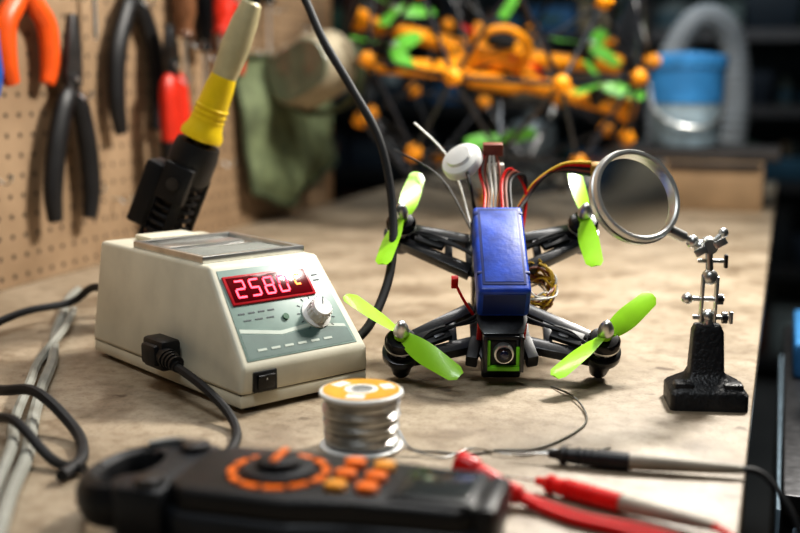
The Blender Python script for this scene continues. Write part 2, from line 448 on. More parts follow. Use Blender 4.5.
b.tube([P(1.10),P(1.2),(-12.2,113.5,37.2),(-9.7,111.5,34.5),(-7.4,109,29.8),(-4.6,107,25.2),(-1.9,105.2,20.3),(-.7,103.5,14.1),(-.9,100.5,8.6),(-2.6,97,4.6),(-4.5,95.3,3.0),(-5.2,94.7,2.9)],.42,rubber,n=10,seg=10)
b.done()
b=B('soldering_iron_stand')
b.prism(rrect(9,9,1.5),0,1.4,black,T=tr(-24,121,0),bev=.2)
b.tube([(-24,122.5,1),(-25.5,123,6),(-26,122,12)],[1.2,1.0,.9],black,seg=10)
b.lathe([(1.0,-4),(1.5,-3.2),(1.5,7)],dsteel,T=TT,seg=20)
coil=[]
for i in range(11*14):
    a=2*pi*i/14; coil.append((2.05*math.cos(a),2.05*math.sin(a),-3.4+i*.0665))
b.tube(coil,.26,black,T=TT,seg=6,n=1)
b.lathe([(1.3,6.6),(2.2,6.6),(2.55,7.2),(2.55,9.6),(2.3,10.9),(1.4,10.9),(1.3,6.6)],black,T=TT,seg=22)
b.T=TT
for k in range(4):
    a=k*pi/2+.4; b.box((2.35*math.cos(a),2.35*math.sin(a),2),(.5,1.1,11),black,R=rot('Z',math.degrees(a)),bev=.1)
b.box((0,3.0,4),(3.4,2.0,7),black,bev=.3); b.box((-2.3,0,6.5),(1.2,3.2,4),black,bev=.2)
b.cyl((-3.2,0,6.5),(-2.4,0,6.5),.7,dsteel,seg=12)
b.done()

# ------------------------------------------------------------------ racing drone
DC=Vector((8.8,100,6.9))
DM=tr(*DC)@rot('X',35)
b=B('racing_drone',DM)
mx,my=8.7,7.5
def blade(b,T,R,m,nb=2,chord=1.75):
    for k in range(nb):
        bm=bmesh.new(); rings=[]
        n=12
        for i in range(n+1):
            t=i/n; r=.35+(R-.35)*t
            ch=chord*(.45+.75*math.sin(min(1,t*1.7+.12)*pi/2)*(1-.55*t))*(1 if t<.93 else .55)
            a=math.radians(38-26*t); th=.09
            le=Vector((r,ch*.42*math.cos(a),ch*.42*math.sin(a))); te=Vector((r,-ch*.58*math.cos(a),-ch*.58*math.sin(a)))
            nn=Vector((0,-math.sin(a),math.cos(a)))
            md=(le+te)/2+nn*th*1.6
            rings.append([bm.verts.new(v) for v in (le,md,te,(le+te)/2-nn*.02+nn*th*.4)])
        for p,q in zip(rings,rings[1:]):
            for j in range(4): bm.faces.new((p[j],p[(j+1)%4],q[(j+1)%4],q[j]))
        bm.faces.new(rings[0]); bm.faces.new(rings[-1][::-1])
        b.add(bm,m,T@rot('Z',k*360/nb))
    b.lathe([(0,-.25),(.62,-.25),(.62,.25),(.3,.3),(0,.3)],m,T=T,seg=18)
b.prism([(-1.6,-8.6),(1.6,-8.6),(2.6,-6.2),(2.6,-2.6),(1.7,-1.2),(1.7,1.2),(2.6,2.6),(2.6,6.6),(1.5,8.2),(-1.5,8.2),(-2.6,6.6),(-2.6,2.6),(-1.7,1.2),(-1.7,-1.2),(-2.6,-2.6),(-2.6,-6.2)],-.25,.15,carbon,bev=.05)
b.prism([(-1.7,-7.6),(1.7,-7.6),(2.2,-6),(2.0,0),(2.2,6.5),(1.4,7.6),(-1.4,7.6),(-2.2,6.5),(-2.0,0),(-2.2,-6)],2.35,2.6,carbon,bev=.05)
for x in (-1.9,1.9):
    for y in (-6.3,-2.4,2.4,6.4): b.cyl((x,y,.1),(x,y,2.4),.25,steel if y>-3 else red,seg=10)
pcb=mat('pcb_dark',(28,52,46),.4,var=.4,ns=300)
for zz in (.7,1.3,1.9): b.box((0,0,zz),(3.2,3.4,.14),pcb); b.box((.3,.2,zz+.15),(1.3,1.3,.2),blackg)
b.box((0,4.6,1.0),(2.4,2.4,1.1),black,bev=.1)
for k in range(6): b.cyl((-1.3+k*.5,-1.5,1.3),(-1.3+k*.5,-1.5,2.1),.18,steel,seg=8)
for sx in (-1,1):
    for sy in (-1,1):
        c=Vector((sx*mx,sy*my,0))
        root1=Vector((sx*2.3,sy*2.4,0)); root2=Vector((sx*2.2,sy*6.5,0))
        dirv=(c-(root1+root2)/2).normalized(); pr=Vector((-dirv.y,dirv.x,0))
        if (root1-root2).dot(pr)<0: pr=-pr
        for rt,sg in ((root1,1),(root2,-1)):
            e=c+pr*sg*1.0-dirv*.6
            ww=pr*.6
            b.prism([((rt-ww).x,(rt-ww).y),((e-ww*.8).x,(e-ww*.8).y),((e+ww*.8).x,(e+ww*.8).y),((rt+ww).x,(rt+ww).y)],-.5,.5,carbon,bev=.05)
        for t,dw in ((.3,1.25),(.62,1.0)):
            q=root1.lerp(c,t); q2=root2.lerp(c,t)
            b.box(((q+q2)/2)[:],( .7,(q-q2).length,.8),carbon,R=rot('Z',math.degrees(math.atan2((q-q2).y,(q-q2).x))-90),bev=.04)
        mid=(root1+root2)/2; mid=mid.lerp(c,.55)
        b.box((mid.x,mid.y,.6),(2.8,1.5,.5),black,R=rot('Z',math.degrees(math.atan2(dirv.y,dirv.x))),bev=.08)
        b.box((mid.x-sx*.3,mid.y,.9),(.9,.7,.2),dsteel,R=rot('Z',math.degrees(math.atan2(dirv.y,dirv.x))),bev=.04)
        b.cyl((c.x,c.y,-.35),(c.x,c.y,.35),1.65,carbon,seg=28,bev=.05)
        b.cyl((c.x,c.y,-2.55 if sy<0 else -1.9),(c.x,c.y,-.3),.75,black,1.25,seg=18,bev=.1)
        T=tr(c.x,c.y,.35)
        b.lathe([(0,0),(1.25,0),(1.3,.15),(1.15,.3),(1.15,.45)],blackg,T=T)
        b.lathe([(1.1,.4),(1.1,.75)],mat('copper',(170,96,50),.3,1),T=T)
        for k in range(9):
            a=2*pi*k/9; b.box((c.x+1.0*math.cos(a),c.y+1.0*math.sin(a),.95),(.35,.4,.5),steel,R=rot('Z',math.degrees(a)))
        b.lathe([(1.4,.7),(1.42,1.35),(1.2,1.65),(.5,1.75),(0,1.75)],blackg,T=T)
        b.lathe([(1.43,.78),(1.45,.8),(1.45,.95),(1.43,.98)],steel,T=T)
        b.cyl((c.x,c.y,2.0),(c.x,c.y,2.9),.25,steel,seg=12)
        ang={(-1,-1):-43,(1,-1):45,(-1,1):76,(1,1):93}[(sx,sy)]
        blade(b,tr(c.x,c.y,2.4)@rot('Z',ang),6.7,lime,chord=1.95)
        b.lathe([(.68,0),(.7,.25),(.6,.7),(.35,1.2),(0,1.4)],steel,T=tr(c.x,c.y,2.65),seg=18)
        b.tube([(c.x-sx*1.0,c.y-sy*.4,.5),(mid+Vector((0,0,1.0)))[:],(sx*2.4,sy*4.2,.9),(sx*1.4,sy*2.6,.9)],.16,black,seg=6)
        b.tube([(c.x-sx*1.2,c.y-sy*.1,.5),(mid+Vector((0,.3,1.1)))[:],(sx*2.5,sy*4.6,.8),(sx*1.2,sy*3,.9)],.12,black,seg=6)
blue=mat('battery_blue',(22,66,170),.46,var=.3,ns=70,coat=.12,bump=.25,bs=250)
blue2=mat('battery_blue_dark',(12,36,104),.5,var=.2)
b.box((.05,-.5,4.45),(4.5,10.8,3.3),blue,bev=.38,seg=3)
b.box((.05,-.4,6.12),(3.7,9.6,.06),blue2,bev=.02)
b.box((.05,-.4,6.16),(3.3,9.0,.05),blue,bev=.02)
b.box((.05,-5.93,4.45),(3.6,.08,2.4),blue2,bev=.02)
b.box((.05,3.9,4.45),(4.58,.8,3.38),blue2,bev=.3); b.box((.05,-3.7,4.45),(4.56,.35,3.36),blue2,bev=.1)
b.T=tr(0,-8.3,1.1)@rot('X',-30)
green=mat('green_print',(120,196,40),.5,var=.1)
for x in (-1.55,1.55): b.box((x,.4,0),(.35,2.6,3.2),carbon,bev=.06)
b.box((0,.3,-1.35),(2.9,2.0,.4),green,bev=.08); b.box((0,.3,1.3),(2.7,1.4,.35),black,bev=.08)
b.box((0,.4,0),(2.3,1.4,2.2),black,bev=.12)
b.box((-1.25,-.35,0),(.3,.5,2.2),green,bev=.06); b.box((1.25,-.35,-.3),(.3,.5,1.6),green,bev=.06)
b.cyl((0,-.2,.1),(0,-1.1,.1),.85,steel,seg=24,bev=.06); b.cyl((0,-1.0,.1),(0,-1.35,.1),.68,blackg,seg=24,bev=.06)
b.sph((0,-1.25,.1),.45,mat('lens_glass',(30,34,60),.05,coat=1),sc_=(1,.5,1))
b.T=Matrix.Identity(4)
for x in (-2.4,2.4): b.box((x,-7.2,-.1),(1.0,2.6,1.3),black,R=rot('Z',-12 if x<0 else 12),bev=.12)
b.box((0,-7.8,-1.2),(3.4,1.6,1.8),black,bev=.2)
b.tube([(-2.3,-3.5,.6),(-3.2,-3.2,2.2),(-3.8,-2.6,3.2)],.14,red,seg=6); b.box((-4,-2.4,3.6),(.6,.5,1.2),red,bev=.06)
wa=b.w(6.1,107,18.6)
b.tube([(-1.2,7.6,1),(-1.8,8.6,3),(-2.2,8.4,5.5),wa],.18,black,seg=6)
TA=DM.inverted()@tr(6.2,107,17.9)@rot('Y',-34)@rot('X',34)
b.lathe([(0,0),(1.9,0),(2.05,.15),(2.05,.75),(1.9,1.0),(1.3,1.15),(1.2,1.5),(0,1.6)],white,T=TA,seg=30)
b.lathe([(.5,-1.2),(.55,0)],steel,T=TA,seg=14)
b.tube([(-1.9,7.4,.8),b.w(5.0,110,18),b.w(1.4,111,21.8)],.1,white,seg=6)
b.tube([(-1.9,7.0,.8),b.w(4.0,109,16.5),b.w(-.6,110,19.2)],.09,black,seg=6)
br=mat('wire_brown',(126,66,50),.5); yw=mat('wire_yellow',(204,166,40),.5); wh=mat('wire_white',(200,196,186),.5)
for i,m_ in enumerate((red,br,wh,wh,br)):
    o=i*.34
    b.tube([(-1.2+o,4.6,4.6),b.w(8.0+o*1.0,104.5,15.4),b.w(7.6+o*1.4,106,17.4),b.w(8.2+o*.7,107,19.2)],.15,m_,seg=6)
b.box(b.w(8.9,107,19.4)[:],(1.9,.9,1.2),br,R=rot('X',-20),bev=.1)
b.box(b.w(9.2,107,17.6)[:],(1.6,.7,.9),wh,R=rot('X',-20),bev=.1)
for i,m_ in enumerate((yw,red,black,br,black)):
    o=i*.33
    b.tube([(1.2,4.7,3.4+o*.5),b.w(11.6+o*.4,105,14.6+o*.3),b.w(13.0+o*.6,106,16.4+o*.3),b.w(15.6,106.5,18.0-o*.5),b.w(18.2+.2*i,106,18.2-o)],.17,m_,seg=6)
b.box(b.w(18.7,106,17.6)[:],(1.1,.8,1.3),mat('connector_tan',(170,130,60),.5),bev=.15)
for i in range(3):
    b.tube([(0.6+i*.4,4.7,5.2),b.w(9.6+i*.4,104.5,16.6),b.w(10.6+i*.6,105.5,17.6-i*.3),b.w(12,105.5,15.4-i*.4),(2.6,5.2,2.2)],.16,(red,br,black)[i],seg=6)
for k in range(16):
    pts=[]
    for j in range(7):
        a=j*1.3+k*.8
        pts.append(Vector((4.0+1.5*math.cos(a)+random.uniform(-.3,.3),.8+2.2*math.sin(a)+random.uniform(-.5,.5),-.4+random.uniform(-1.6,1.2))))
    b.tube(pts,.1,(yw,br,wh,yw)[k%4],seg=6,n=5)
b.done()
b=B('wooden_support_block',tr(8.8,107.4,0)); b.box((0,0,4.0),(3.4,3.2,8.0),mat('dark_block',(60,50,42),.7),bev=.15); b.done()

# ------------------------------------------------------------------ helping hands magnifier
HM=tr(24.8,87.4,0)@rot('Z',-6)
b=B('helping_hands_magnifier',HM)
cast=mat('cast_iron_black',(34,34,36),.42,var=.25,ns=120,bump=.9,bs=350)
def rs(w_,d_,z,r=.5,oy=0): return [(x,y+oy,z) for x,y in rrect(w_,d_,r,4)]
b.loft([rs(6.1,4.8,0,.4),rs(6.1,4.8,1.3,.4),rs(5.7,4.4,1.6,.5),rs(3.2,2.8,2.3,.4,.2),rs(2.7,2.3,2.8,.3,.3),rs(2.4,2.0,6.0,.3,.3),rs(2.0,1.6,6.5,.3,.3)],cast)
b.box((-1.9,-1.2,1.7),(1.6,1.6,.9),cast,bev=.25); b.box((1.9,-1.2,1.7),(1.6,1.6,.9),cast,bev=.25)
b.cyl((0,.3,6.3),(0,.3,7.1),.5,steel,seg=16); b.sph((0,.3,7.2),.55,steel)
b.cyl((-1.2,.3,7.1),(1.6,.3,7.1),.2,steel,seg=10)
b.cyl((1.1,.3,7.1),(1.5,.3,7.1),.5,dsteel,seg=14); b.box((1.8,.3,7.1),(.3,.5,1.0),steel,bev=.08)
for x in (-.55,.55): b.box((x*1.0,.3,8.6),(.22,.9,3.8),steel,bev=.06,R=rot('Y',2))
b.cyl((-1.6,.3,8.6),(1.2,.3,8.6),.2,steel,seg=10); b.sph((-1.7,.3,8.6),.46,steel); b.cyl((.7,.3,8.6),(1.1,.3,8.6),.46,dsteel,seg=14)
b.sph((0,.3,10.4),.66,steel); b.cyl((0,.3,10.3),(-.2,.2,13.0),.3,steel,seg=12)
b.cyl((-1.0,.25,11.7),(1.1,.25,11.7),.18,steel,seg=10); b.box((1.2,.25,11.7),(.28,.5,1.1),dsteel,bev=.08)
b.sph((-.25,.2,13.0),.72,steel); b.cyl((-.25,-.9,13.0),(-.25,1.2,13.0),.24,steel,seg=10)
b.cyl((-.25,-.95,13.0),(-.25,-.6,13.0),.6,steel,seg=14)
for sg in (-1,1): b.box((-.25+sg*.75,-1.0,13.0+sg*.35),(1.0,.18,.6),steel,R=rot('Y',-30),bev=.07)
b.cyl((-.25,.2,13.0),(.8,.3,13.9),.2,steel,seg=10); b.sph((.9,.3,14.0),.4,steel)
for x in (-.9,-1.5): b.sph((x,.1,12.9+(x+.9)*-.6),.55,steel)
nm=Vector((.34,-.84,.42)).normalized(); LC=b.w(18.5,87.2,16.9)
att=LC+Vector((2.7,.2,-2.6))
b.cyl((-.9,.1,13.0),att,.28,steel,seg=12); b.cyl(Vector((-.9,.1,13.0)).lerp(att,.5),att,.46,steel,seg=12)
q=(HM.to_3x3().inverted()@nm).to_track_quat('Z','Y').to_matrix().to_4x4()
LT=Matrix.Translation(LC)@q
b.lathe([(3.42,-.62),(3.62,-.72),(3.78,-.6),(3.8,.5),(3.72,.62),(3.5,.62),(3.38,.5),(3.36,-.4),(3.42,-.62)],rim,T=LT,seg=64)
b.lathe([(3.79,-.12),(3.92,-.06),(3.92,.06),(3.79,.12)],steel,T=LT,seg=64)
glass=mat('magnifier_glass',(250,253,253),.0,var=0,trans=1,ior=1.12)
lp=[(0,.22)]+[(3.37*i/10,.22-.14*(i/10)**2) for i in range(1,11)]; lp+= [(r,-z) for r,z in lp[::-1]]
b.lathe(lp,glass,T=LT,seg=64)
b.done()

# ------------------------------------------------------------------ solder spool
b=B('solder_spool',tr(-2.75,76.4,0))
sol=mat('solder_wire',(176,176,174),.32,1,var=.2)
lab=mat('label_amber',(206,150,44),.5,var=.2); 
b.lathe([(.9,0),(2.95,0),(3.0,.1),(3.0,.28),(2.85,.36),(1.4,.36),(1.4,3.9),(2.85,3.9),(3.0,4.0),(3.0,4.2),(2.9,4.28),(.8,4.28),(.75,4.1),(.75,.2),(.9,0)],white,seg=48)
b.lathe([(1.2,4.29),(2.75,4.29),(2.75,4.33),(1.2,4.33)],lab,seg=48)
b.lathe([(.85,4.29),(1.2,4.29),(1.2,4.35),(.85,4.35)],white,seg=40)
b.lathe([(0,1.0),(.74,1.0)],black,seg=24)
for a in (20,140,260): b.box((1.95*math.cos(math.radians(a)),1.95*math.sin(math.radians(a)),4.34),(.9,1.3,.02),white,R=rot('Z',a))
hp=[]; turns=20
for i in range(turns*20):
    a=2*pi*i/20; z_=.5+3.25*i/(turns*20); rr=2.64+.06*math.sin(z_*1.9+2.4)+.06*math.sin(i*.37)
    hp.append((rr*math.cos(a),rr*math.sin(a),z_+.04*math.sin(i*.21)))
b.lathe([(1.3,.37),(2.54,.4),(2.56,3.85),(1.3,3.88)],dsteel,seg=40)
b.tube(hp,.09,sol,seg=5,n=1)
b.done()
b=B('solder_strand')
b.tube([(-.1,75.4,1.6),(.8,74.6,.5),(2.8,75.0,.12),(5,74.6,.12),(7,75.4,.12),(9.5,75.6,.12),(12,78,.12),(14.1,81.5,.12),(14.6,85,.2),(14.2,88.5,.3),(13.2,91.5,.14),(12.9,92.0,.12)],.085,sol,seg=6,n=8)
b.tube([(.2,74.9,.5),(2.9,73.9,.1),(5,75.8,.12),(7.0,74.4,.28),(9.0,74.4,.1),(10.6,75.6,.1),(13,75.0,.1),(15,76.0,.1)],.07,sol,seg=6,n=8)
b.done()

# ------------------------------------------------------------------ clamp meter
CM=tr(-6.4,61.0,0)@rot('Z',-15)
b=B('clamp_meter',CM)
dgrey=mat('meter_charcoal',(34,36,40),.42,var=.2,bump=.2)
org2=mat('meter_orange',(230,112,24),.45,var=.15)
amb=mat('meter_amber',(224,150,50),.45,var=.15)
body=[(-6.6,3.0),(-5.2,4.2),(1.5,4.4),(5,3.7),(11,3.5),(12.2,2.4),(12.4,0),(12.2,-2.4),(11,-3.5),(5,-3.7),(1.5,-4.4),(-5.2,-4.2),(-6.6,-3.0)]
b.prism(body,0.1,2.4,dgrey,bev=.5,seg=3)
b.prism([(x*.95,y*.93) for x,y in body],2.2,3.7,black,bev=.4,seg=3)
# rotary dial with orange ring of markings
b.lathe([(2.45,3.6),(2.5,3.85),(2.95,3.85),(3.0,3.6)],org2,T=tr(-.6,0,0),seg=40)
for i in range(12): b.box((-.6+2.72*math.cos(i*pi/6),2.72*math.sin(i*pi/6),3.86),(.8,.18,.1),black,R=rot('Z',i*30))
b.cyl((-.6,0,3.6),(-.6,0,4.1),2.1,dgrey,seg=36,bev=.1); b.cyl((-.6,0,4.0),(-.6,0,4.6),1.3,black,seg=30,bev=.15); b.box((-.6,.2,4.65),(.4,2.2,.25),org2,bev=.08)
for j in range(3):
    b.prism(rrect(1.2,1.0,.3),3.65,4.1,(org2,org2,amb)[j],T=tr(3.4,2.1-j*1.9,0),bev=.1)
    b.prism(rrect(1.2,1.0,.3),3.65,4.1,(amb,org2,org2)[j],T=tr(5.2,2.0-j*1.8,0),bev=.1)
b.box((8.9,0,3.75),(4.6,5.2,.3),dgrey,bev=.1); b.box((8.9,0,3.92),(3.9,4.2,.08),mat('lcd',(46,50,50),.2,coat=.5),bev=.03)
b.box((11.9,0,2.6),(1.2,5.4,2.4),black,bev=.35)
b.prism([(-9.9,2.8),(-9.0,4.1),(-6,4.3),(-6,-4.3),(-9.0,-4.1),(-9.9,-2.8),(-9.6,-1.8),(-8.2,-2.0),(-7.8,0),(-8.2,2.0),(-9.6,1.8)],.5,3.5,dgrey,bev=.35)
for sg in (1,-1):
    pts=[(-8.8,sg*3.0,2.0),(-10.4,sg*3.1,2.0),(-11.7,sg*1.9,2.0),(-12.2,sg*.1,2.0)]
    b.tube(pts,[1.3,1.2,1.1,1.0],black,seg=10,n=6,flat=(1.2,.8),up=(0,0,1))
b.cyl((-7.2,-3.0,3.2),(-7.2,-3.0,3.9),.9,dsteel,seg=18,bev=.1); b.cyl((-7.2,3.0,3.2),(-7.2,3.0,3.9),.9,dsteel,seg=18,bev=.1)
b.box((-6.4,4.6,1.9),(3.2,1.0,1.8),dgrey,R=rot('Z',10),bev=.25)
b.tube([(-7,3.4,3.8),(-8.8,3.7,3.7),(-10.4,3.0,3.5)],.25,steel,seg=6)
b.done()

b=B('red_test_lead')
b.cyl((4.6,66.4,1.9),(7.4,64.9,.75),.66,red,.58,seg=14,bev=.08); b.cyl((3.6,67.0,2.3),(4.8,66.3,1.9),.75,red,seg=14,bev=.1)
b.tube([(7.2,65.0,.8),(8.6,63.9,.4),(10.5,62.0,.36),(13,60.4,.36),(16,57.5,.36),(18,52,.36)],.34,red,seg=8,n=8)
b.tube([(7.2,65.4,.9),(8.9,64.8,.4),(11,62.9,.32),(14.4,60.9,.32),(17,57.9,.32),(19,53,.32)],.24,red,seg=8,n=8)
b.done()
pale=mat('probe_grey',(150,142,128),.5,var=.15)
def probe(name,tip,h0,h1,e,m,m2,tail):
    b=B(name); tip,h0,h1,e=map(Vector,(tip,h0,h1,e))
    b.cyl(h0,tip,.12,steel,.03,seg=10)
    dv=(h1-h0); L=dv.length; T=zaxis(h0,h1)
    b.lathe([(0,-.1),(.25,0),(.35,.6),(.62,.9),(.62,1.15),(.5,1.3),(.55,L*.4),(.62,L*.75),(.6,L),(0,L)],m,T=T,seg=20)
    for i in range(5): b.lathe([(.5,L*.35+i*.45),(.65,L*.35+i*.45+.08),(.65,L*.35+i*.45+.16),(.5,L*.35+i*.45+.24)],m,T=T,seg=20)
    b.lathe([(0,0),(.56,0),(.52,.3*(e-h1).length),(.38,.8*(e-h1).length),(.3,(e-h1).length),(0,(e-h1).length)],m2,T=zaxis(h1,e),seg=18)
    b.tube([e.lerp(h1,.05)]+tail,.24,rubber if m is black else red,seg=8,n=8)
    b.done()
probe('black_test_probe',(7.4,73.4,.55),(10.2,73.0,.7),(15.4,71.5,.68),(22.6,70.1,.62),black,pale,[(24,69.6,.3),(25.6,67.5,-2.5),(26,65,-8),(27,62,-16),(29,60,-26)])
probe('red_test_probe',(6.9,69.0,.55),(8.75,67.8,.7),(13.4,64.0,.68),(18.2,60.6,.62),red,pale,[(18.9,59.0,.3),(20.6,56.5,-2.5),(21.5,54,-8),(22,52,-18)])

grey=mat('grey_cable',(146,146,138),.5,var=.15)
b=B('grey_cable')
b.tube([(-39.5,134,.5),(-39,128,.5),(-37.2,120,.5),(-35,110,.5),(-31.9,99,.5),(-30,90,.5),(-27.8,81,.5),(-25.6,73,.5),(-24.3,66,.5),(-22,56,.5),(-20,46,.5)],.5,grey,n=8)
b.tube([(-36.6,122,.5),(-34.0,110,1.2),(-33.1,99,.5),(-30.6,89,1.3),(-29.2,81,.5),(-26.6,73,1.2),(-25.4,66,.5),(-23,56,.5)],.42,grey,n=8)
b.done()
b=B('black_cable')
b.tube([(-29.8,113,4.5),(-33,117,4),(-36,119,2),(-40,114,1.8),(-43,104,.6),(-40,95,.5),(-34,88,1.0),(-31,84.2,2.0),(-27.5,81.5,2.6),(-23.7,78,.8),(-21.8,73,.5),(-22,69,.6)],.42,rubber,n=8)
b.tube([(-34,84,.4),(-30.5,79,1.4),(-27,75,2.4),(-23.5,72,.6),(-21,70.5,.5)],.36,rubber,n=8)
b.done()

# ------------------------------------------------------------------ caged drone in the back
b=B('caged_drone',tr(18,209,31.2)@rot('Z',17)@rot('X',12))
bm=bmesh.new(); bmesh.ops.create_icosphere(bm,subdivisions=2,radius=28.5)
rodm=mat('black_rod',(34,36,42),.3,var=.2,coat=.5)
V_=[v.co.copy() for v in bm.verts]; E_=[(e.verts[0].index,e.verts[1].index) for e in bm.edges]; bm.free()
for i,j in E_: b.cyl(V_[i],V_[j],.42,rodm,seg=6)
rnd=random.Random(11)
for v in V_:
    if rnd.random()<.75: b.sph(v,1.55,orange,seg=12); b.cyl(v*.96,v*1.055,.8,orange,seg=10)
    else: b.sph(v,.9,rodm,seg=8)
b.T=tr(-1,0,-2.5)@rot('Z',-14)@rot('Y',7)@rot('X',18)
b.prism([(-8,-4),(-4,-8),(4,-8),(8,-4),(8,4),(4,8),(-4,8),(-8,4)],-1.2,1.2,orange,bev=.3)
b.box((0,0,3.6),(9,11,4.4),orange,bev=1.0,seg=3); b.box((0,-1,6.6),(5,7,2),black,bev=.4); b.box((0,0,-2.6),(9,11,2.6),dgrey,bev=.4)
b.tube([(-4.5,-5.6,2),(-4.5,-6,8),(0,-6,10.5),(4.5,-6,8),(4.5,-5.6,2)],.7,orange,seg=8)
for sx in (-1,1):
    for sy in (-1,1):
        e=(sx*25.0,sy*8.5,0)
        b.prism([(sx*5,sy*2.2),(sx*5,sy*6.2),(sx*24.5,sy*9.8),(sx*25.5,sy*8.5),(sx*24.5,sy*7.2)],-1.0,1.0,orange,bev=.25)
        for t in (.45,.75): b.cyl((sx*25*t,sy*(3.4+5.4*t),1),(sx*25*t,sy*(3.4+5.4*t),3.2-2*t),.5,black,seg=8)
        b.cyl((sx*19,sy*7.4,0),(sx*19,sy*7.4,3.2),1.7,black,seg=18,bev=.2)
        b.cyl((sx*19,sy*7.4,3.2),(sx*19,sy*7.4,4.6),.7,steel,seg=12)
        blade(b,tr(sx*19,sy*7.4,4)@rot('Z',25*sx+40*sy),8.0,bggreen,nb=3,chord=2.8)
        b.cyl((e[0],e[1],-1.8),(e[0],e[1],1.8),1.5,orange,seg=14,bev=.2)
# braces from frame to cage
for v in V_[::5]:
    p=b.T.inverted()@v
    b.cyl((p.x*.22,p.y*.22,1),p*.98,.3,rodm,seg=6)
blade(b,tr(3,-12,-8)@rot('X',60)@rot('Z',20),6.5,bggreen,nb=2,chord=2.6); b.cyl((2,-5,-2),(3,-12,-8),.6,rodm,seg=8)
blade(b,tr(1,-2,17)@rot('X',60)@rot('Z',70),6.5,bggreen,nb=2,chord=2.6); b.cyl((0,-1,7),(1,-2,17),.6,rodm,seg=8)
for k in range(10): b.tube([(rnd.uniform(-4,4),rnd.uniform(-6,6),5),(rnd.uniform(-12,12),rnd.uniform(-8,6),rnd.uniform(-2,12)),(rnd.uniform(-9,9),rnd.uniform(-8,6),2)],.35,(black,red,black,black,black)[k%5],seg=6)
b.done()

# ------------------------------------------------------------------ things at the back right
darkw=mat('dark_board',(58,54,52),.55,var=.2,ns=15)
ply=mat('ply_box',(156,130,100),.6,var=.2,ns=14)
b=B('wooden_box',tr(66,232,0)@rot('Z',-19))
b.box((0,0,5),(19,22,10),ply,bev=.2); b.box((-4,2,11),(33,26,2),darkw,bev=.2)
b.box((0,-11.2,9),(19.4,.5,1.4),darkw,bev=.1); b.box((-9.2,-11.2,5),(.8,.5,10),ply,bev=.1); b.box((9.2,-11.2,5),(.8,.5,10),ply,bev=.1)
b.done()
bblue=mat('tub_blue',(70,146,206),.4,var=.25,ns=20); pw=mat('pale_label',(176,198,210),.5,var=.25,ns=25)
b=B('plastic_tub',tr(60,236,12.1))
b.lathe([(0,0),(6.3,0),(6.8,.6),(7.3,10),(7.5,16),(8.1,16.2),(8.1,17.6),(7.4,17.8),(7,16.5),(6.6,1),(0,1)],pw,seg=32)
b.lathe([(7.36,9),(7.62,9.2),(7.9,16.3),(8.3,16.3),(8.3,18.4),(7.8,18.9),(3,19.6),(0,19.8)],bblue,seg=32)
b.tube([(-7.6,0,13),(-7.2,-3,8),(-4,-7.4,5),(2,-8.2,4.4),(6,-5.5,7),(7.6,0,13)],.35,steel,seg=6)
b.done()
b=B('duct_hose',tr(72,268,0))
hz=mat('hose_white',(176,184,190),.5,var=.15,ns=20)
hpt=[(-9,0,3),(-10,0,16),(-8,0,30),(-2,0,40),(5,0,38),(8,0,28),(8,0,14),(7,2,3.2)]
b.tube(hpt,3.0,hz,seg=14,n=6)
sm=catmull(hpt,7)
for k in range(1,len(sm)-1): b.cyl(sm[k][0],sm[k][0]+(sm[k+1][0]-sm[k][0])*.4,3.35,hz,seg=14)
b.done()
gm=mat('grey_metal',(110,118,122),.4,.6,var=.15)
b=B('metal_canister',tr(31,266,0))
b.lathe([(0,0),(6,0),(6.2,.5),(6.2,14),(5.6,15.4),(3,16.4),(1.6,16.8),(1.6,19),(0,19.2)],gm,seg=28)
for z_ in (3,11): b.lathe([(6.2,z_),(6.45,z_+.3),(6.2,z_+.6)],gm,seg=28)
b.done()
bb=mat('bin_blue',(58,84,112),.5,var=.15)
def openbin(name,M,w_,d_,h,th=.5,n=12):
    b=B(name,M)
    for x in (-w_/2,w_/2): b.box((x,0,h/2),(th,d_,h),bb,bev=.1)
    b.box((0,0,.4),(w_,d_,.6),bb,bev=.1); b.box((0,d_/2,h/2),(w_,th,h),bb,bev=.1); b.box((0,-d_/2,h*.3),(w_,th,h*.6),bb,bev=.1); b.box((0,-d_/2-.4,h*.34),(w_*.45,.3,h*.2),white,bev=.05)
    for k in range(n): b.box((random.uniform(-.36,.36)*w_,random.uniform(-.34,.34)*d_,random.uniform(.25,.75)*h),(3,2,2),random.choice([dsteel,black,br]),R=rot('Z',random.uniform(0,90))@rot('X',random.uniform(0,60)),bev=.2)
    b.done()
openbin('parts_bin',tr(48,266,0)@rot('Z',-19),11,14,9)

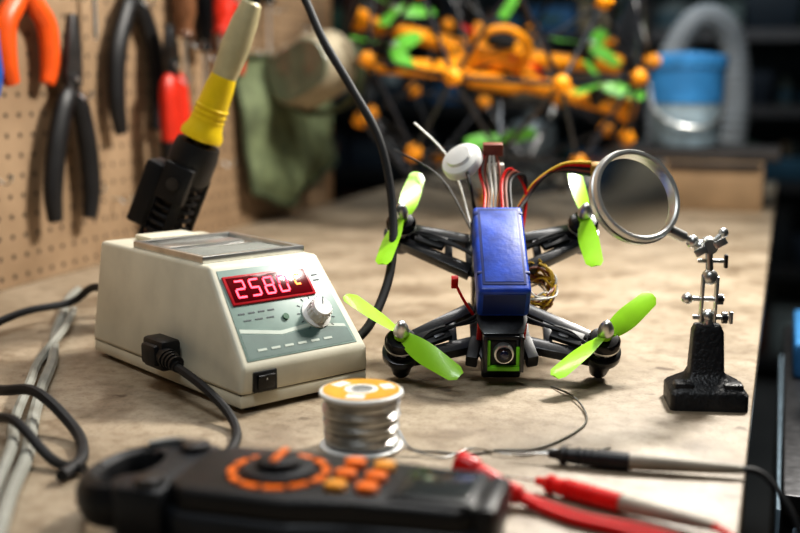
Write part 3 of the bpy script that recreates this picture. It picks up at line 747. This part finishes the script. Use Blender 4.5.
# shelving with clutter
cols=[mat('clutter_%d'%i,c,.6,var=.2,ns=10) for i,c in enumerate([(62,80,86),(106,112,110),(38,46,54),(140,122,96),(52,86,104),(30,38,48),(120,80,54),(84,94,90),(22,26,30),(160,168,166),(44,88,124),(88,54,42),(52,78,64)])]
def shelf(name,s0,s1,u0,u1,levels,seed):
    rn=random.Random(seed)
    M=RM@tr((s0+s1)/2,(u0+u1)/2,-90)
    w_,d_=s1-s0,u1-u0; H=levels[-1]+90+4
    b=B(name,M)
    for x in (-w_/2+1.5,0,w_/2-1.5):
        for y in (-d_/2+1.5,d_/2-1.5): b.box((x,y,H/2),(3,3,H),dsteel)
    for l in levels: b.box((0,0,l+90-1.25),(w_,d_,2.5),darkw,bev=.1); b.box((0,-d_/2,l+90-1.6),(w_,.6,4.4),dsteel)
    for k,l in enumerate(levels[:-1]):
        gap=levels[k+1]-l-5; x=-w_/2+5
        while x<w_/2-8:
            ww=rn.uniform(7,24); hh=rn.uniform(.4,.96)*gap; dd=rn.uniform(.5,.85)*d_
            if x+ww>w_/2-4: break
            m=rn.choice(cols); z0=l+90+.02; t=rn.random(); cx=x+ww/2
            if t<.5:
                b.box((cx,0,z0+hh/2),(ww,dd,hh),m,bev=.5); b.box((cx,-dd/2-.1,z0+hh*.55),(ww*.5,.3,hh*.28),rn.choice(cols))
                b.box((cx,0,z0+hh-.8),(ww+.8,dd+.8,1.8),m,bev=.3)
            elif t<.8:
                r=min(ww,dd)/2*.95
                b.lathe([(0,0),(r*.92,0),(r,1),(r,hh*.7),(r*.55,hh*.86),(r*.4,hh*.88),(r*.4,hh),(0,hh)],m,T=tr(cx,0,z0),seg=20)
                b.lathe([(r*1.01,hh*.2),(r*1.01,hh*.55)],rn.choice(cols),T=tr(cx,0,z0),seg=20)
            else:
                b.box((cx,0,z0+hh*.3),(ww,dd,hh*.6),m,taper=1.12,bev=.4)
                for q in range(5): b.cyl((cx+rn.uniform(-ww/3,ww/3),rn.uniform(-5,5),z0+hh*.3),(cx+rn.uniform(-ww/2.5,ww/2.5),rn.uniform(-6,6),z0+hh),rn.uniform(.5,1.6),rn.choice(cols),seg=8)
            x+=ww+rn.uniform(.8,4)
    b.done()
lv=[-80,-45,-12,16,44,74,110]
shelf('shelving_unit',-220,-60,440,485,lv,3)
shelf('shelving_unit',-58,100,440,485,lv,5)
shelf('shelving_unit',102,235,440,485,lv,9)
# narrow cart beside the bench
b=B('tool_cart',RM@tr(20.5,135,-90))
cb=mat('cart_blue',(60,120,170),.4,var=.2); pb=mat('cart_pale',(150,170,184),.4,var=.2)
b.box((0,0,45),(38,70,66),black,bev=.6)
for i in range(6): b.box((0,-35.3,17+i*11),(36,1,9.6),(dgrey,cb,dgrey,gm,dgrey,pb)[i],bev=.3); b.cyl((-14,-37,19+i*11),(14,-37,19+i*11),.7,steel,seg=8)
for i in range(6): b.box((-19.1,0,17+i*11),(.6,62,9.4),(dgrey,cb,gm,dgrey,dgrey,pb)[i],bev=.2)
for x in (-15,15):
    for y in (-28,28): b.cyl((x-1.5,y,6),(x+1.5,y,6),6,rubber,seg=20); b.box((x,y,10),(4,4,6),dsteel)
b.box((0,0,79),(38,72,2),dsteel,bev=.3)
b.box((-11,16,82.2),(14,22,4.4),cb,bev=.6); b.box((-9,-22,81.5),(16,16,3),pb,bev=.5)
b.cyl((-15,-8,80),(-15,-8,92),2.2,gm,seg=18,bev=.2)
b.done()

# ------------------------------------------------------------------ lights
def area(name,loc,tgt,sx,sy,pw,col):
    l=bpy.data.lights.new(name,'AREA'); l.shape='RECTANGLE'; l.size=sx*S; l.size_y=sy*S; l.energy=pw; l.color=col
    o=bpy.data.objects.new(name,l); sc.collection.objects.link(o); o.location=Vector(loc)*S
    o.rotation_euler=(Vector(tgt)-Vector(loc)).to_track_quat('-Z','Y').to_euler()
area('bench_lamp_light',(60,145,100),(2,96,0),24,16,27,(1,.955,.88))
area('fill_light_front',(-20,20,150),(-8,85,0),60,30,9.5,(.90,.96,1))  # added fill from above the front, not a modelled lamp
area('fill_light_back',(60,330,155),(60,430,20),140,40,14,(.74,.90,1))  # unseen cool light added to lift the back shelves
area('fill_light_mid',(10,170,160),(30,215,0),120,30,14,(1,.98,.95))  # extra light added over the far bench to brighten it
w=bpy.data.worlds.new('world'); sc.world=w; w.use_nodes=True
w.node_tree.nodes['Background'].inputs[0].default_value=(.6,.7,.8,1); w.node_tree.nodes['Background'].inputs[1].default_value=.3

# ------------------------------------------------------------------ camera
cd=bpy.data.cameras.new('camera'); cd.lens=50; cd.sensor_width=36; cd.clip_start=.02; cd.clip_end=50
cd.dof.use_dof=True; cd.dof.focus_distance=.94; cd.dof.aperture_fstop=3.0
co=bpy.data.objects.new('camera',cd); sc.collection.objects.link(co); co.location=(0,0,.26); co.rotation_euler=(math.radians(90-9.55),0,0)
sc.camera=co
